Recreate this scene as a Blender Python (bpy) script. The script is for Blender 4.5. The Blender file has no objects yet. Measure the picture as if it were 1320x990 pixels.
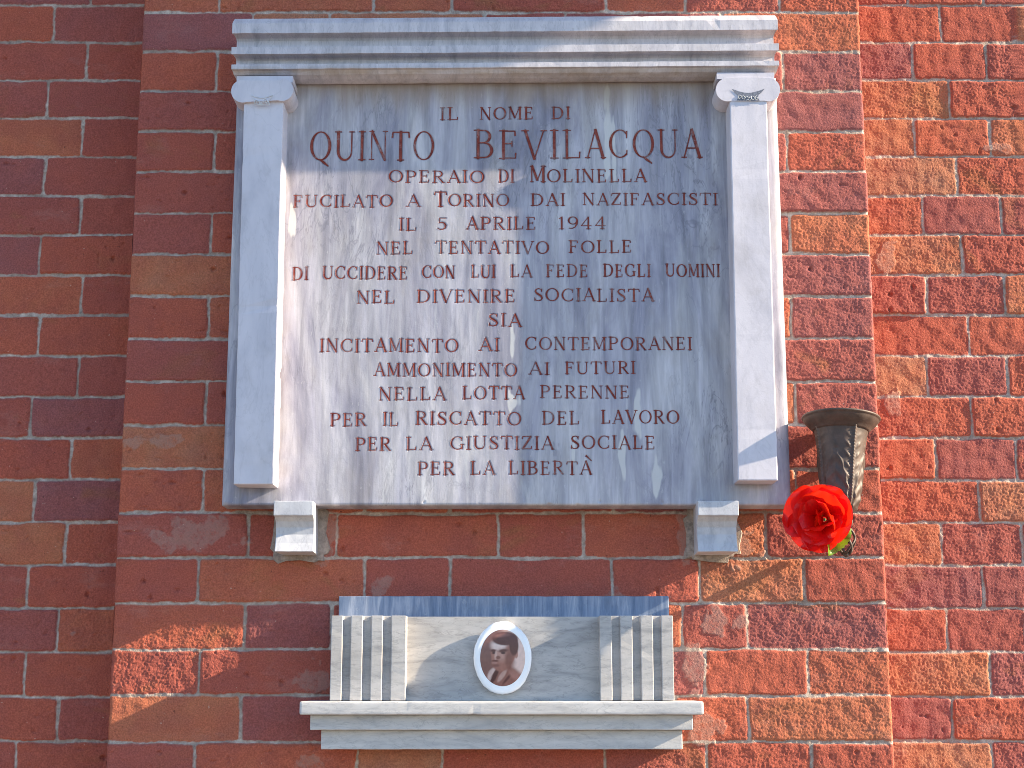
import bpy, bmesh, math, random
import numpy as np
from mathutils import Vector, Matrix

random.seed(7)
R = math.radians
SC = bpy.context.scene
COL = SC.collection

# ------------------------------------------------------------------ camera
F, TILT, DIST, EYE = 1962.0, math.atan(0.196), 2.40, 1.62
cam = bpy.data.cameras.new('camera')
cam.sensor_width = 36.0
cam.lens = F / 1320.0 * 36.0
cam.clip_start = 0.05
cam.clip_end = 500
cam_o = bpy.data.objects.new('camera', cam)
COL.objects.link(cam_o)
cam_o.location = (0, -DIST, EYE)
cam_o.rotation_euler = (math.pi / 2 + TILT, 0, 0)
SC.camera = cam_o

# ------------------------------------------------------------------ light
SUN = Vector((-1.0, 0.135, -0.47)).normalized()       # the way the light travels
elev = math.asin(-SUN.z)
azim = math.atan2(-SUN.x, -SUN.y)                      # clockwise from +Y, towards the sun
world = bpy.data.worlds.new('World')
SC.world = world
world.use_nodes = True
wn = world.node_tree.nodes
sky = wn.new('ShaderNodeTexSky')
sky.sky_type = 'NISHITA'
sky.sun_disc = False
sky.sun_elevation = elev
sky.sun_rotation = azim
sky.air_density = 1.0
sky.dust_density = 0.2
sky.ozone_density = 2.6
sky.altitude = 1000
wn['Background'].inputs['Strength'].default_value = 0.115
world.node_tree.links.new(sky.outputs[0], wn['Background'].inputs['Color'])
sl = bpy.data.lights.new('sun', 'SUN')
sl.energy = 5.0
sl.angle = R(0.53)
sl.color = (1.0, 0.865, 0.64)
sun_o = bpy.data.objects.new('sun', sl)
sun_o.rotation_euler = SUN.to_track_quat('-Z', 'Y').to_euler()
sun_o.location = (6, -3, 6)
COL.objects.link(sun_o)
SC.view_settings.view_transform = 'Standard'
SC.view_settings.look = 'None'
SC.view_settings.exposure = 1.72
SC.view_settings.gamma = 1.0
SC.cycles.filter_width = 0.9
SC.cycles.use_denoising = True

# ------------------------------------------------------------------ helpers
def at(px, py, Y):
    """world x, z of a point seen at px, py of the 1320x990 photograph on the plane y = Y"""
    dx = (px - 660.0) / F
    dy = (495.0 - py) / F
    c, s = math.cos(TILT), math.sin(TILT)
    k = (Y + DIST) / (c - dy * s)
    return dx * k, (s + dy * c) * k + EYE


def link(name, me, mat=None, parent=None):
    o = bpy.data.objects.new(name, me)
    COL.objects.link(o)
    if mat is not None:
        for m in (mat if isinstance(mat, (list, tuple)) else [mat]):
            me.materials.append(m)
    if parent is not None:
        o.parent = parent
    return o


def thing(name, label, cat, loc=(0, 0, 0), group=None):
    o = bpy.data.objects.new(name, None)
    o.empty_display_size = 0.05
    COL.objects.link(o)
    o.location = loc
    tag(o, label, cat, group)
    return o


def tag(o, label, cat, group=None):
    o['label'] = label
    o['category'] = cat
    if group:
        o['group'] = group


def done(name, bm, mat, parent=None, smooth=False, bevel=0.0, seg=2):
    """bmesh (world coordinates) -> object whose origin follows its parent"""
    if bevel > 0:
        bmesh.ops.bevel(bm, geom=[e for e in bm.edges if len(e.link_faces) == 2 and e.calc_face_angle(0) > 0.5],
                        offset=bevel, segments=seg, profile=0.6, affect='EDGES', clamp_overlap=True)
    bmesh.ops.recalc_face_normals(bm, faces=bm.faces)
    if parent is not None:
        bmesh.ops.translate(bm, verts=bm.verts, vec=-Vector(parent_loc(parent)))
    me = bpy.data.meshes.new(name)
    bm.to_mesh(me)
    bm.free()
    if smooth:
        me.polygons.foreach_set('use_smooth', [True] * len(me.polygons))
    return link(name, me, mat, parent)


def worn(bm, axis, step, amp=0.0004, chips=0.05, deep=0.0016, seed=1):
    """cut a block across its long axis, let its edges wander a little and knock small nicks out of them"""
    rw = random.Random(seed)
    lo = min(v.co[axis] for v in bm.verts); hi = max(v.co[axis] for v in bm.verts)
    no = Vector((0, 0, 0)); no[axis] = 1
    p = lo + step * 0.7
    while p < hi - step * 0.4:
        co = Vector((0, 0, 0)); co[axis] = p
        bmesh.ops.bisect_plane(bm, geom=bm.verts[:] + bm.edges[:] + bm.faces[:], plane_co=co, plane_no=no, dist=1e-6)
        p += step * rw.uniform(0.7, 1.3)
    bm.normal_update()
    for v in bm.verts:
        if v.co.y > -0.02 or v.co[axis] < lo + 1e-4 or v.co[axis] > hi - 1e-4:
            continue
        d = Vector((rw.uniform(-1, 1) * amp, rw.uniform(-1, 1) * amp * 0.25, rw.uniform(-1, 1) * amp))
        d[axis] = 0
        v.co += d
        if rw.random() < chips:
            v.co -= v.normal * deep * rw.uniform(0.4, 1.0)


def parent_loc(p):
    v = Vector(p.location)
    while p.parent is not None:
        p = p.parent
        v = v + Vector(p.location)
    return v


def prism(bm, front, back):
    """front / back: equally long loops of world points"""
    a = [bm.verts.new(p) for p in front]
    b = [bm.verts.new(p) for p in back]
    n = len(a)
    bm.faces.new(a)
    bm.faces.new(list(reversed(b)))
    for i in range(n):
        j = (i + 1) % n
        bm.faces.new((a[j], a[i], b[i], b[j]))


def box(bm, x0, x1, y0, y1, z0, z1):
    f = [(x0, y0, z0), (x1, y0, z0), (x1, y0, z1), (x0, y0, z1)]
    prism(bm, f, [(x, y1, z) for x, _, z in f])


def extrude_x(bm, prof, x0, x1, grow=0.0):
    """prof: (out, z) outline, closed; run along x.  grow lets the ends step with the profile"""
    mo = max(o for o, _ in prof)
    a = [(x0 - grow * (o - mo), -o, z) for o, z in prof]
    b = [(x1 + grow * (o - mo), -o, z) for o, z in prof]
    prism(bm, a, b)


def tube(bm, pts, rad, seg=8):
    pts = [Vector(p) for p in pts]
    rings = []
    n = len(pts)
    for i, p in enumerate(pts):
        t = (pts[min(i + 1, n - 1)] - pts[max(i - 1, 0)]).normalized()
        u = t.cross(Vector((0.3, 0.1, 1))).normalized()
        if u.length < 0.1:
            u = t.cross(Vector((1, 0, 0))).normalized()
        v = t.cross(u)
        r = rad[i] if isinstance(rad, (list, tuple)) else rad
        rings.append([bm.verts.new(p + r * (math.cos(2 * math.pi * k / seg) * u + math.sin(2 * math.pi * k / seg) * v))
                      for k in range(seg)])
    for i in range(n - 1):
        for k in range(seg):
            bm.faces.new((rings[i][k], rings[i][(k + 1) % seg], rings[i + 1][(k + 1) % seg], rings[i + 1][k]))
    bm.faces.new(list(reversed(rings[0])))
    bm.faces.new(rings[-1])


# --- noise on numpy arrays
def _h(ix, iy, seed):
    n = (ix.astype(np.int64) * 374761393 + iy.astype(np.int64) * 668265263 + seed * 1442695041) & 0xFFFFFFFF
    n = ((n ^ (n >> 13)) * 1274126177) & 0xFFFFFFFF
    n = (n ^ (n >> 16)) & 0xFFFFFFFF
    return n / 4294967295.0


def perlin(x, y, seed):
    x0 = np.floor(x); y0 = np.floor(y)
    fx = x - x0; fy = y - y0
    u = fx * fx * fx * (fx * (fx * 6 - 15) + 10)
    v = fy * fy * fy * (fy * (fy * 6 - 15) + 10)
    def g(ix, iy, dx, dy):
        a = _h(ix, iy, seed) * 2 * math.pi
        return np.cos(a) * dx + np.sin(a) * dy
    n00 = g(x0, y0, fx, fy); n10 = g(x0 + 1, y0, fx - 1, fy)
    n01 = g(x0, y0 + 1, fx, fy - 1); n11 = g(x0 + 1, y0 + 1, fx - 1, fy - 1)
    return ((n00 * (1 - u) + n10 * u) * (1 - v) + (n01 * (1 - u) + n11 * u) * v) * 1.6


def sstep(a, b, x):
    t = np.clip((x - a) / (b - a), 0, 1)
    return t * t * (3 - 2 * t)


def grid_obj(name, P, mat, parent=None, attrs=None, keep=None, smooth=True, extra=None):
    """P: (rows, cols, 3) points; keep: (rows-1, cols-1) bool of the quads to build"""
    nr, nc, _ = P.shape
    idx = np.arange(nr * nc).reshape(nr, nc)
    q = np.stack([idx[:-1, :-1], idx[:-1, 1:], idx[1:, 1:], idx[1:, :-1]], -1)
    q = q[keep] if keep is not None else q.reshape(-1, 4)
    me = bpy.data.meshes.new(name)
    me.vertices.add(nr * nc)
    co = P.reshape(-1, 3).astype(np.float64)
    if parent is not None:
        co = co - np.array(parent_loc(parent))
    me.vertices.foreach_set('co', co.ravel().astype(np.float32))
    nq = len(q)
    me.loops.add(nq * 4)
    me.loops.foreach_set('vertex_index', q.ravel().astype(np.int32))
    me.polygons.add(nq)
    me.polygons.foreach_set('loop_start', (np.arange(nq) * 4).astype(np.int32))
    me.polygons.foreach_set('use_smooth', np.ones(nq, dtype=bool) if smooth else np.zeros(nq, dtype=bool))
    me.update(calc_edges=True)
    for k, v in (attrs or {}).items():
        a = me.attributes.new(k, 'FLOAT', 'POINT')
        a.data.foreach_set('value', v.ravel().astype(np.float32))
    return link(name, me, mat, parent)


# ------------------------------------------------------------------ materials
class NT:
    def __init__(self, name):
        self.m = bpy.data.materials.new(name)
        self.m.use_nodes = True
        self.t = self.m.node_tree
        self.b = self.t.nodes['Principled BSDF']
        self.o = self.t.nodes['Material Output']

    def n(self, typ, **kw):
        nd = self.t.nodes.new(typ)
        for k, v in kw.items():
            if k in ('operation', 'blend_type', 'data_type', 'noise_dimensions', 'attribute_name', 'feature', 'distance'):
                setattr(nd, k, v)
            else:
                nd.inputs[k].default_value = v
        return nd

    def l(self, a, b):
        self.t.links.new(a, b)

    def coord(self, scale=(1, 1, 1), rot=(0, 0, 0)):
        g = self.n('ShaderNodeNewGeometry')
        mp = self.n('ShaderNodeMapping')
        mp.inputs['Scale'].default_value = scale
        mp.inputs['Rotation'].default_value = rot
        self.l(g.outputs['Position'], mp.inputs['Vector'])
        return mp.outputs[0]

    def noise(self, vec, scale, detail=4, rough=0.55, dist=0.0):
        nd = self.n('ShaderNodeTexNoise')
        nd.inputs['Scale'].default_value = scale
        nd.inputs['Detail'].default_value = detail
        nd.inputs['Roughness'].default_value = rough
        nd.inputs['Distortion'].default_value = dist
        self.l(vec, nd.inputs['Vector'])
        return nd.outputs['Fac']

    def ramp(self, fac, stops, interp='LINEAR'):
        nd = self.n('ShaderNodeValToRGB')
        cr = nd.color_ramp
        cr.interpolation = interp
        while len(cr.elements) < len(stops):
            cr.elements.new(0.5)
        for e, (p, c) in zip(cr.elements, stops):
            e.position = p
            e.color = c if len(c) == 4 else (*c, 1)
        self.l(fac, nd.inputs[0])
        return nd.outputs[0]

    def fl(self, fac, a, b):
        nd = self.n('ShaderNodeMapRange')
        nd.inputs[1].default_value = a
        nd.inputs[2].default_value = b
        self.l(fac, nd.inputs[0])
        return nd.outputs[0]

    def mul(self, a, b):
        nd = self.n('ShaderNodeMath', operation='MULTIPLY')
        for i, v in enumerate((a, b)):
            if isinstance(v, (int, float)):
                nd.inputs[i].default_value = v
            else:
                self.l(v, nd.inputs[i])
        return nd.outputs[0]

    def mix(self, fac, a, b, blend='MIX'):
        nd = self.n('ShaderNodeMix', data_type='RGBA', blend_type=blend)
        if isinstance(fac, (int, float)):
            nd.inputs[0].default_value = fac
        else:
            self.l(fac, nd.inputs[0])
        for i, v in ((6, a), (7, b)):
            if isinstance(v, (tuple, list)):
                nd.inputs[i].default_value = v if len(v) == 4 else (*v, 1)
            else:
                self.l(v, nd.inputs[i])
        return nd.outputs[2]

    def attr(self, name):
        return self.n('ShaderNodeAttribute', attribute_name=name).outputs['Fac']

    def color(self, c):
        if isinstance(c, (tuple, list)):
            self.b.inputs['Base Color'].default_value = (*c[:3], 1)
        else:
            self.l(c, self.b.inputs['Base Color'])

    def bump(self, h, dist, strength=1.0):
        nd = self.n('ShaderNodeBump')
        nd.inputs['Strength'].default_value = strength
        nd.inputs['Distance'].default_value = dist
        self.l(h, nd.inputs['Height'])
        self.l(nd.outputs[0], self.b.inputs['Normal'])

    def rough(self, v, spec=0.5):
        if isinstance(v, (int, float)):
            self.b.inputs['Roughness'].default_value = v
        else:
            self.l(v, self.b.inputs['Roughness'])
        self.b.inputs['Specular IOR Level'].default_value = spec


def mat_brick():
    k = NT('brick_and_mortar')
    c = k.coord()
    tone = k.ramp(k.attr('tone'), [(0.0, (0.267, 0.094, 0.090)), (0.20, (0.330, 0.092, 0.071)), (0.48, (0.373, 0.093, 0.061)),
                                   (0.70, (0.417, 0.109, 0.064)), (0.86, (0.432, 0.144, 0.076)), (1.0, (0.378, 0.180, 0.113))])
    blotch = k.fl(k.noise(c, 14, 3, 0.6), 0.42, 0.75)
    tone = k.mix(k.mul(blotch, 0.50), tone, (0.265, 0.075, 0.064))
    buff = k.fl(k.noise(k.coord((1.0, 1, 1.6)), 9.0, 3, 0.6, 0.6), 0.58, 0.68)
    tone = k.mix(k.mul(buff, k.mul(k.attr('tone2'), 0.55)), tone, (0.300, 0.120, 0.055))
    fine = k.noise(c, 420, 2, 0.6)
    tone = k.mix(0.60, tone, k.ramp(fine, [(0.30, (0.33, 0.32, 0.32)), (0.50, (0.52, 0.52, 0.52)), (0.66, (0.72, 0.72, 0.71))]), 'OVERLAY')
    speck = k.fl(k.noise(c, 210, 1, 0.5), 0.78, 0.81)
    tone = k.mix(k.mul(speck, 0.7), tone, (0.50, 0.36, 0.28))
    dark = k.fl(k.noise(c, 160, 1, 0.5), 0.25, 0.20)
    tone = k.mix(k.mul(dark, 0.6), tone, (0.08, 0.03, 0.026))
    bloom = k.fl(k.noise(k.coord((1, 1, 2.2)), 7.5, 5, 0.72), 0.58, 0.82)
    tone = k.mix(k.mul(bloom, 0.36), tone, (0.42, 0.25, 0.215))
    mort = k.ramp(k.noise(c, 95, 4, 0.7), [(0.25, (0.20, 0.15, 0.12)), (0.5, (0.44, 0.355, 0.295)), (0.75, (0.68, 0.58, 0.50))])
    grime = k.fl(k.noise(c, 6, 3, 0.6), 0.45, 0.66)
    mort = k.mix(k.mul(grime, 0.45), mort, (0.19, 0.13, 0.10))
    col = k.mix(k.attr('bmask'), mort, tone)
    sm = k.mul(k.attr('smear'), k.fl(k.noise(c, 60, 5, 0.75), 0.33, 0.52))
    col = k.mix(k.mul(sm, 0.38), col, (0.37, 0.27, 0.225))
    k.color(col)
    k.rough(0.95, 0.10)
    k.bump(k.noise(c, 380, 3, 0.7), 0.0022, 0.75)
    return k.m


def mat_marble(name, vein_scale, rot, light, mid, dark, amount=1.0, streak=1.0, stain=False, shade_band=None):
    k = NT(name)
    c = k.coord(vein_scale, rot)
    c0 = k.coord()
    n1 = k.noise(c, 5.0, 6, 0.62, 0.9)
    col = k.ramp(n1, [(0.30, dark), (0.47, mid), (0.66, light)])
    n2 = k.fl(k.noise(k.coord(tuple(v * 2.3 for v in vein_scale), rot), 7.0, 5, 0.7, 1.2), 0.53, 0.66)
    col = k.mix(k.mul(n2, 0.55 * amount), col, tuple(v * 0.62 for v in dark))
    # hairline veins
    n3 = k.noise(k.coord(tuple(v * 0.8 for v in vein_scale), rot), 6.5, 4, 0.6, 1.6)
    d = k.n('ShaderNodeMath', operation='SUBTRACT'); k.l(n3, d.inputs[0]); d.inputs[1].default_value = 0.5
    ab = k.n('ShaderNodeMath', operation='ABSOLUTE'); k.l(d.outputs[0], ab.inputs[0])
    hair = k.fl(ab.outputs[0], 0.018, 0.0)
    col = k.mix(k.mul(hair, 0.55 * amount), col, tuple(v * 0.45 for v in dark))
    # lime runs
    n4 = k.fl(k.noise(k.coord((46, 1, 1.6)), 1.6, 5, 0.7, 0.3), 0.60, 0.72)
    col = k.mix(k.mul(n4, 0.42 * streak), col, (0.70, 0.69, 0.67))
    n5 = k.fl(k.noise(c0, 60, 4, 0.75), 0.62, 0.75)
    col = k.mix(k.mul(n5, 0.25), col, (0.66, 0.62, 0.56))
    dirt = k.fl(k.noise(c0, 9, 5, 0.7), 0.52, 0.78)
    col = k.mix(k.mul(dirt, 0.28), col, (0.30, 0.25, 0.20))
    if stain:
        col = k.mix(k.mul(k.attr('lime'), 0.85), col, (0.66, 0.64, 0.61))
        col = k.mix(k.mul(k.attr('rust'), 0.6), col, (0.28, 0.20, 0.14))
    if shade_band:                                      # soffit shade and warm bounce put into the colour, mixed with brown dirt
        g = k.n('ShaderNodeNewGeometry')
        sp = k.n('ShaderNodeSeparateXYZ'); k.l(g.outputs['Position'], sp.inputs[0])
        inside = k.mul(k.fl(sp.outputs['Z'], shade_band[1] + 0.006, shade_band[1] - 0.004), k.fl(sp.outputs['Z'], shade_band[0] - 0.004, shade_band[0] + 0.002))
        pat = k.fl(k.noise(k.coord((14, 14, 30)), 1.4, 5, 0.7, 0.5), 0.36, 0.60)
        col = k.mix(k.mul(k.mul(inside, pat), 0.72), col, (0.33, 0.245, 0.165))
    k.color(col)
    k.rough(k.ramp(n1, [(0.3, (0.42,) * 3), (0.7, (0.6,) * 3)]), 0.35)
    k.bump(k.noise(c0, 260, 4, 0.7), 0.0006, 0.25)
    return k.m


def mat_slab():
    """grey marble with cloudy upright streaks, slanting veins, lime runs and brown dirt"""
    k = NT('grey_streaked_marble')
    c0 = k.coord()
    big = k.noise(k.coord((3.4, 1, 0.75), (0, R(7), 0)), 4.0, 5, 0.60, 1.0)
    col = k.ramp(big, [(0.30, (0.201, 0.194, 0.251)), (0.45, (0.333, 0.318, 0.369)), (0.58, (0.431, 0.411, 0.443)), (0.72, (0.564, 0.535, 0.544))])
    mid = k.noise(k.coord((11, 1, 0.9), (0, R(4), 0)), 5.0, 6, 0.66, 0.7)
    col = k.mix(0.62, col, k.ramp(mid, [(0.30, (0.27,) * 3), (0.5, (0.5,) * 3), (0.72, (0.78,) * 3)]), 'OVERLAY')
    for sc, rot, wd, am in (((2.6, 1, 0.55), R(11), 0.016, 0.52), ((3.6, 1, 0.5), R(7), 0.014, 0.42)):
        n3 = k.noise(k.coord(sc, (0, rot, 0)), 5.5, 5, 0.62, 1.8)
        d = k.n('ShaderNodeMath', operation='SUBTRACT'); k.l(n3, d.inputs[0]); d.inputs[1].default_value = 0.5
        ab = k.n('ShaderNodeMath', operation='ABSOLUTE'); k.l(d.outputs[0], ab.inputs[0])
        gate = k.fl(k.noise(c0, 5.0, 3, 0.6), 0.40, 0.62)
        col = k.mix(k.mul(k.mul(k.fl(ab.outputs[0], wd, 0.0), am), gate), col, (0.15, 0.145, 0.175))
    runs = k.fl(k.noise(k.coord((34, 1, 1.9)), 2.0, 5, 0.72, 0.4), 0.60, 0.74)
    col = k.mix(k.mul(runs, 0.50), col, (0.66, 0.64, 0.63))
    fleck = k.fl(k.noise(k.coord((2.2, 1, 0.7)), 75, 4, 0.75), 0.62, 0.72)
    col = k.mix(k.mul(fleck, 0.42), col, (0.66, 0.63, 0.62))
    dirt = k.fl(k.noise(k.coord((1.6, 1, 0.8)), 8, 5, 0.72), 0.52, 0.76)
    col = k.mix(k.mul(dirt, 0.36), col, (0.29, 0.245, 0.20))
    col = k.mix(k.mul(k.attr('lime'), 0.80), col, (0.62, 0.595, 0.57))
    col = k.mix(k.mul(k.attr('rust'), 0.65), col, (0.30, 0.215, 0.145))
    k.color(col)
    k.rough(k.ramp(mid, [(0.3, (0.45,) * 3), (0.7, (0.62,) * 3)]), 0.3)
    k.bump(k.noise(c0, 240, 4, 0.7), 0.0007, 0.28)
    return k.m


def mat_plain(name, col, rough, spec=0.4, metal=0.0, var=0.25, scale=80, bump=0.0002):
    k = NT(name)
    c = k.coord()
    n = k.noise(c, scale, 4, 0.65)
    cc = k.ramp(n, [(0.3, tuple(v * (1 - var) for v in col)), (0.7, tuple(min(1, v * (1 + var)) for v in col))])
    k.color(cc)
    k.rough(rough, spec)
    k.b.inputs['Metallic'].default_value = metal
    if bump:
        k.bump(k.noise(c, scale * 4, 3, 0.6), bump, 0.5)
    return k.m


M_BRICK = mat_brick()
M_SLAB = mat_slab()
M_COLUMN = mat_marble('pale_marble', (3, 3, 1.2), (0, R(60), 0), (0.646, 0.602, 0.642), (0.581, 0.544, 0.588), (0.485, 0.457, 0.504), 0.22, 0.15)
M_TRIM = mat_marble('weathered_marble', (9, 3, 2.0), (0, R(-8), 0), (0.626, 0.583, 0.603), (0.535, 0.498, 0.525), (0.404, 0.380, 0.411), 0.5, 0.7, shade_band=(at(660, 106.5, -0.052)[1], at(660, 87, -0.0985)[1] - 0.002))
M_BOX = mat_marble('diagonal_veined_marble', (2.2, 3, 9), (0, R(22), 0), (0.505, 0.471, 0.447), (0.434, 0.407, 0.389), (0.303, 0.288, 0.284), 0.6, 0.1)
M_SHELF = mat_marble('shelf_marble', (2.5, 3, 10), (0, R(5), 0), (0.586, 0.556, 0.533), (0.505, 0.481, 0.466), (0.384, 0.373, 0.379), 0.5, 0.3)
M_BLUE = mat_marble('blue_grey_marble', (16, 3, 1.5), (0, R(3), 0), (0.34, 0.37, 0.45), (0.17, 0.215, 0.31), (0.10, 0.14, 0.225), 0.4, 0.5)
M_CORBEL = mat_marble('corbel_marble', (5, 3, 2), (0, 0, 0), (0.58, 0.57, 0.585), (0.50, 0.49, 0.515), (0.38, 0.375, 0.41), 0.4, 0.6)


def mat_paint():
    k = NT('worn_red_letter_paint')
    c = k.coord()
    n = k.noise(c, 110, 4, 0.7)
    red = k.ramp(n, [(0.3, (0.140, 0.026, 0.022)), (0.5, (0.245, 0.052, 0.038)), (0.7, (0.33, 0.095, 0.068))])
    wear = k.fl(k.noise(c, 42, 5, 0.78), 0.52, 0.66)
    k.color(k.mix(k.mul(wear, 0.75), red, (0.33, 0.25, 0.245)))
    k.rough(0.8, 0.2)
    return k.m


M_PAINT = mat_paint()
M_RECESS_SHADE = mat_plain('painted_recess_shade', (0.17, 0.18, 0.22), 0.7, 0.2, 0, 0.5, 300)
M_CURL = mat_plain('chalky_carving', (0.62, 0.62, 0.62), 0.7, 0.2)
M_BRONZE = mat_plain('dark_bronze', (0.080, 0.052, 0.041), 0.55, 0.40, 0.10, 0.35, 60, 0.0003)
M_CERAMIC = mat_plain('white_glazed_ceramic', (0.90, 0.89, 0.89), 0.25, 0.5, 0, 0.03, 40, 0)


def mat_portrait():
    k = NT('sepia_portrait_glaze')
    a = k.n('ShaderNodeAttribute', attribute_name='tint')
    k.l(a.outputs['Color'], k.b.inputs['Base Color'])
    k.rough(0.25, 0.45)
    return k.m


def mat_petal(name, col, trans):
    k = NT(name)
    c = k.coord()
    n = k.noise(c, 90, 3, 0.6)
    cc = k.ramp(n, [(0.3, tuple(v * 0.78 for v in col)), (0.7, col)])
    k.color(cc)
    k.rough(0.38, 0.40)
    tr = k.n('ShaderNodeBsdfTranslucent')
    tr.inputs['Color'].default_value = (*trans, 1)
    mx = k.n('ShaderNodeMixShader')
    mx.inputs[0].default_value = 0.36
    k.l(k.b.outputs[0], mx.inputs[1])
    k.l(tr.outputs[0], mx.inputs[2])
    k.l(mx.outputs[0], k.o.inputs['Surface'])
    k.bump(k.noise(k.coord((1, 1, 1)), 220, 2, 0.6), 0.0004, 0.3)
    return k.m


M_PETAL = mat_petal('red_petal', (0.80, 0.0065, 0.009), (0.95, 0.030, 0.006))
M_LEAF = mat_petal('green_leaf', (0.16, 0.28, 0.02), (0.35, 0.50, 0.02))
M_STEM = mat_plain('flower_stem', (0.08, 0.16, 0.03), 0.5)


def mat_ground():
    k = NT('stone_paving')
    c = k.coord()
    br = k.n('ShaderNodeTexBrick')
    br.inputs['Scale'].default_value = 1.6
    br.inputs['Color1'].default_value = (0.29, 0.235, 0.175, 1)
    br.inputs['Color2'].default_value = (0.25, 0.205, 0.155, 1)
    br.inputs['Mortar'].default_value = (0.10, 0.09, 0.08, 1)
    br.inputs['Mortar Size'].default_value = 0.012
    k.l(c, br.inputs['Vector'])
    k.color(k.mix(0.5, br.outputs['Color'], k.ramp(k.noise(c, 30, 5, 0.7), [(0.3, (0.35,) * 3), (0.7, (0.65,) * 3)]), 'OVERLAY'))
    k.rough(0.85, 0.3)
    return k.m


# ------------------------------------------------------------------ ground
bm = bmesh.new()
v = [bm.verts.new(p) for p in ((-80, -140, -0.12), (80, -140, -0.12), (80, 60, -0.12), (-80, 60, -0.12))]
bm.faces.new(v)
g = done('road', bm, mat_plain('asphalt', (0.055, 0.056, 0.060), 0.9, 0.2, 0, 0.3, 40, 0.002))
g['kind'] = 'structure'
bm = bmesh.new()
box(bm, -60, 60, -2.4, 0.6, -0.119, 0.0)
g = done('pavement', bm, mat_ground())
g['kind'] = 'structure'

# ------------------------------------------------------------------ brick wall
YP, YW = 0.0, 0.118                       # faces of the pilaster and of the wall behind it
PITCH = 0.07065
XL, XR = -0.6225, 0.5865                  # pilaster edges
Z0P = EYE - 0.0200
Z0W = EYE - 0.0226


def row_of(y, Y, z0):
    return int(math.floor((at(660, y, Y)[1] - z0) / PITCH + 0.5))


PIL = {  # middle of the course in the photograph -> its upright joints
    5: [283, 481, 582, 781, 884, 1005], 42: [325, 424, 624, 728, 931], 92: [279, 380, 590, 695, 900, 1010], 143: [385, 490, 700, 806],
    195: [276, 480, 585, 790, 900, 1015], 247: [385, 490, 700, 806], 299: [272, 480, 585, 790, 900, 1018.6], 353: [380, 490, 700, 806],
    407: [269, 480, 585, 790, 900, 1020], 462: [380, 490, 700, 806], 518: [265, 470, 580, 790, 900, 1025.5], 575: [380, 490, 700, 806],
    631: [261.5, 470, 580, 790, 900, 1026.7], 689: [320, 434, 642, 752, 890, 987], 748: [255, 470, 580, 788.5, 902, 1037],
    808: [315, 427, 640, 750, 880, 963.5], 868: [256.5, 430, 640, 750, 909, 1042], 928: [310, 428, 590, 800, 872, 965], 985: [250, 460, 570, 780, 912, 1047]}
LEFTJ = {0: 116, 33: 69, 78: 112, 127: 61, 176: 105.6, 225: 57, 275: 103.5, 327: 51, 380: 105, 432: 49.5, 485: 100.5, 538: 39.5,
         592: 91, 645: 44, 700: 84, 755: 35.5, 811: 74, 868: 32, 926: 74, 982: 20}
RIGHTJ = {0: [1170.6], 34: [1213, 1310], 82: [1177], 130: [1224.7], 179: [1179.6], 227: [1233.7], 278: [1190], 329: [1240.7],
          381: [1195], 432: [1249], 484: [1196], 538: [1253], 593: [1207], 647: [1263], 702: [1214], 758: [1268], 814: [1221.7],
          870: [1276.7], 927: [1228], 982: [1280]}

rng = random.Random(3)


def pil_joints(c):
    if c in PJ:
        return PJ[c]
    a = 0.13 if c % 2 else 0.20
    xs, x, k = [], XL + a, 0
    while x < XR - 0.08:
        xs.append(x + rng.uniform(-0.004, 0.004))
        x += 0.258 if k % 2 == 0 else 0.132
        k += 1
    return xs


PJ = {}
for y, js in PIL.items():
    c = int(math.floor((at(660, y, YP)[1] - Z0P) / PITCH))
    PJ[c] = [at(x, y, YP)[0] for x in js]
LJ, RJ = {}, {}
for y, x in LEFTJ.items():
    c = int(math.floor((at(660, y, YW)[1] - Z0W) / PITCH))
    LJ[c] = [at(x, y, YW)[0]]
for y, js in RIGHTJ.items():
    c = int(math.floor((at(660, y, YW)[1] - Z0W) / PITCH))
    RJ[c] = [at(x, y, YW)[0] for x in js]


def wall_joints(c, side):
    src = LJ if side < 0 else RJ
    if c in src:
        xs = list(src[c])
    else:
        base = -0.70 if side < 0 else 0.73
        xs = [base + (0.03 if c % 2 else -0.03) + rng.uniform(-0.006, 0.006)]
    x = xs[0] if side < 0 else xs[-1]
    k = c % 2 if side < 0 else (c + len(xs)) % 2
    while abs(x) < 3.3:
        x += side * ((0.26 if k % 2 else 0.132) + rng.uniform(-0.004, 0.004))
        k += 1
        xs.append(x)
    return sorted(xs)


SMEARS = [  # mortar smears and chips on single bricks: px, py, rx, ry, plane
    (495, 757, 17, 13, YP), (790, 775, 22, 10, YP), (245, 690, 52, 20, YP), (95, 816, 6, 4, YW), (1140, 336, 17, 20, YW),
    (1151, 522, 11, 18, YW), (930, 800, 28, 14, YP), (950, 705, 30, 20, YP), (893, 860, 16, 30, YP), (1078, 662, 18, 10, YP),
    (880, 600, 9, 5, YP), (420, 690, 12, 34, YP), (884, 690, 12, 34, YP), (405, 880, 20, 22, YP), (1290, 190, 16, 8, YW),
    (905, 940, 20, 20, YP), (200, 568, 40, 9, YP), (400, 985, 20, 10, YP)]


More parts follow.
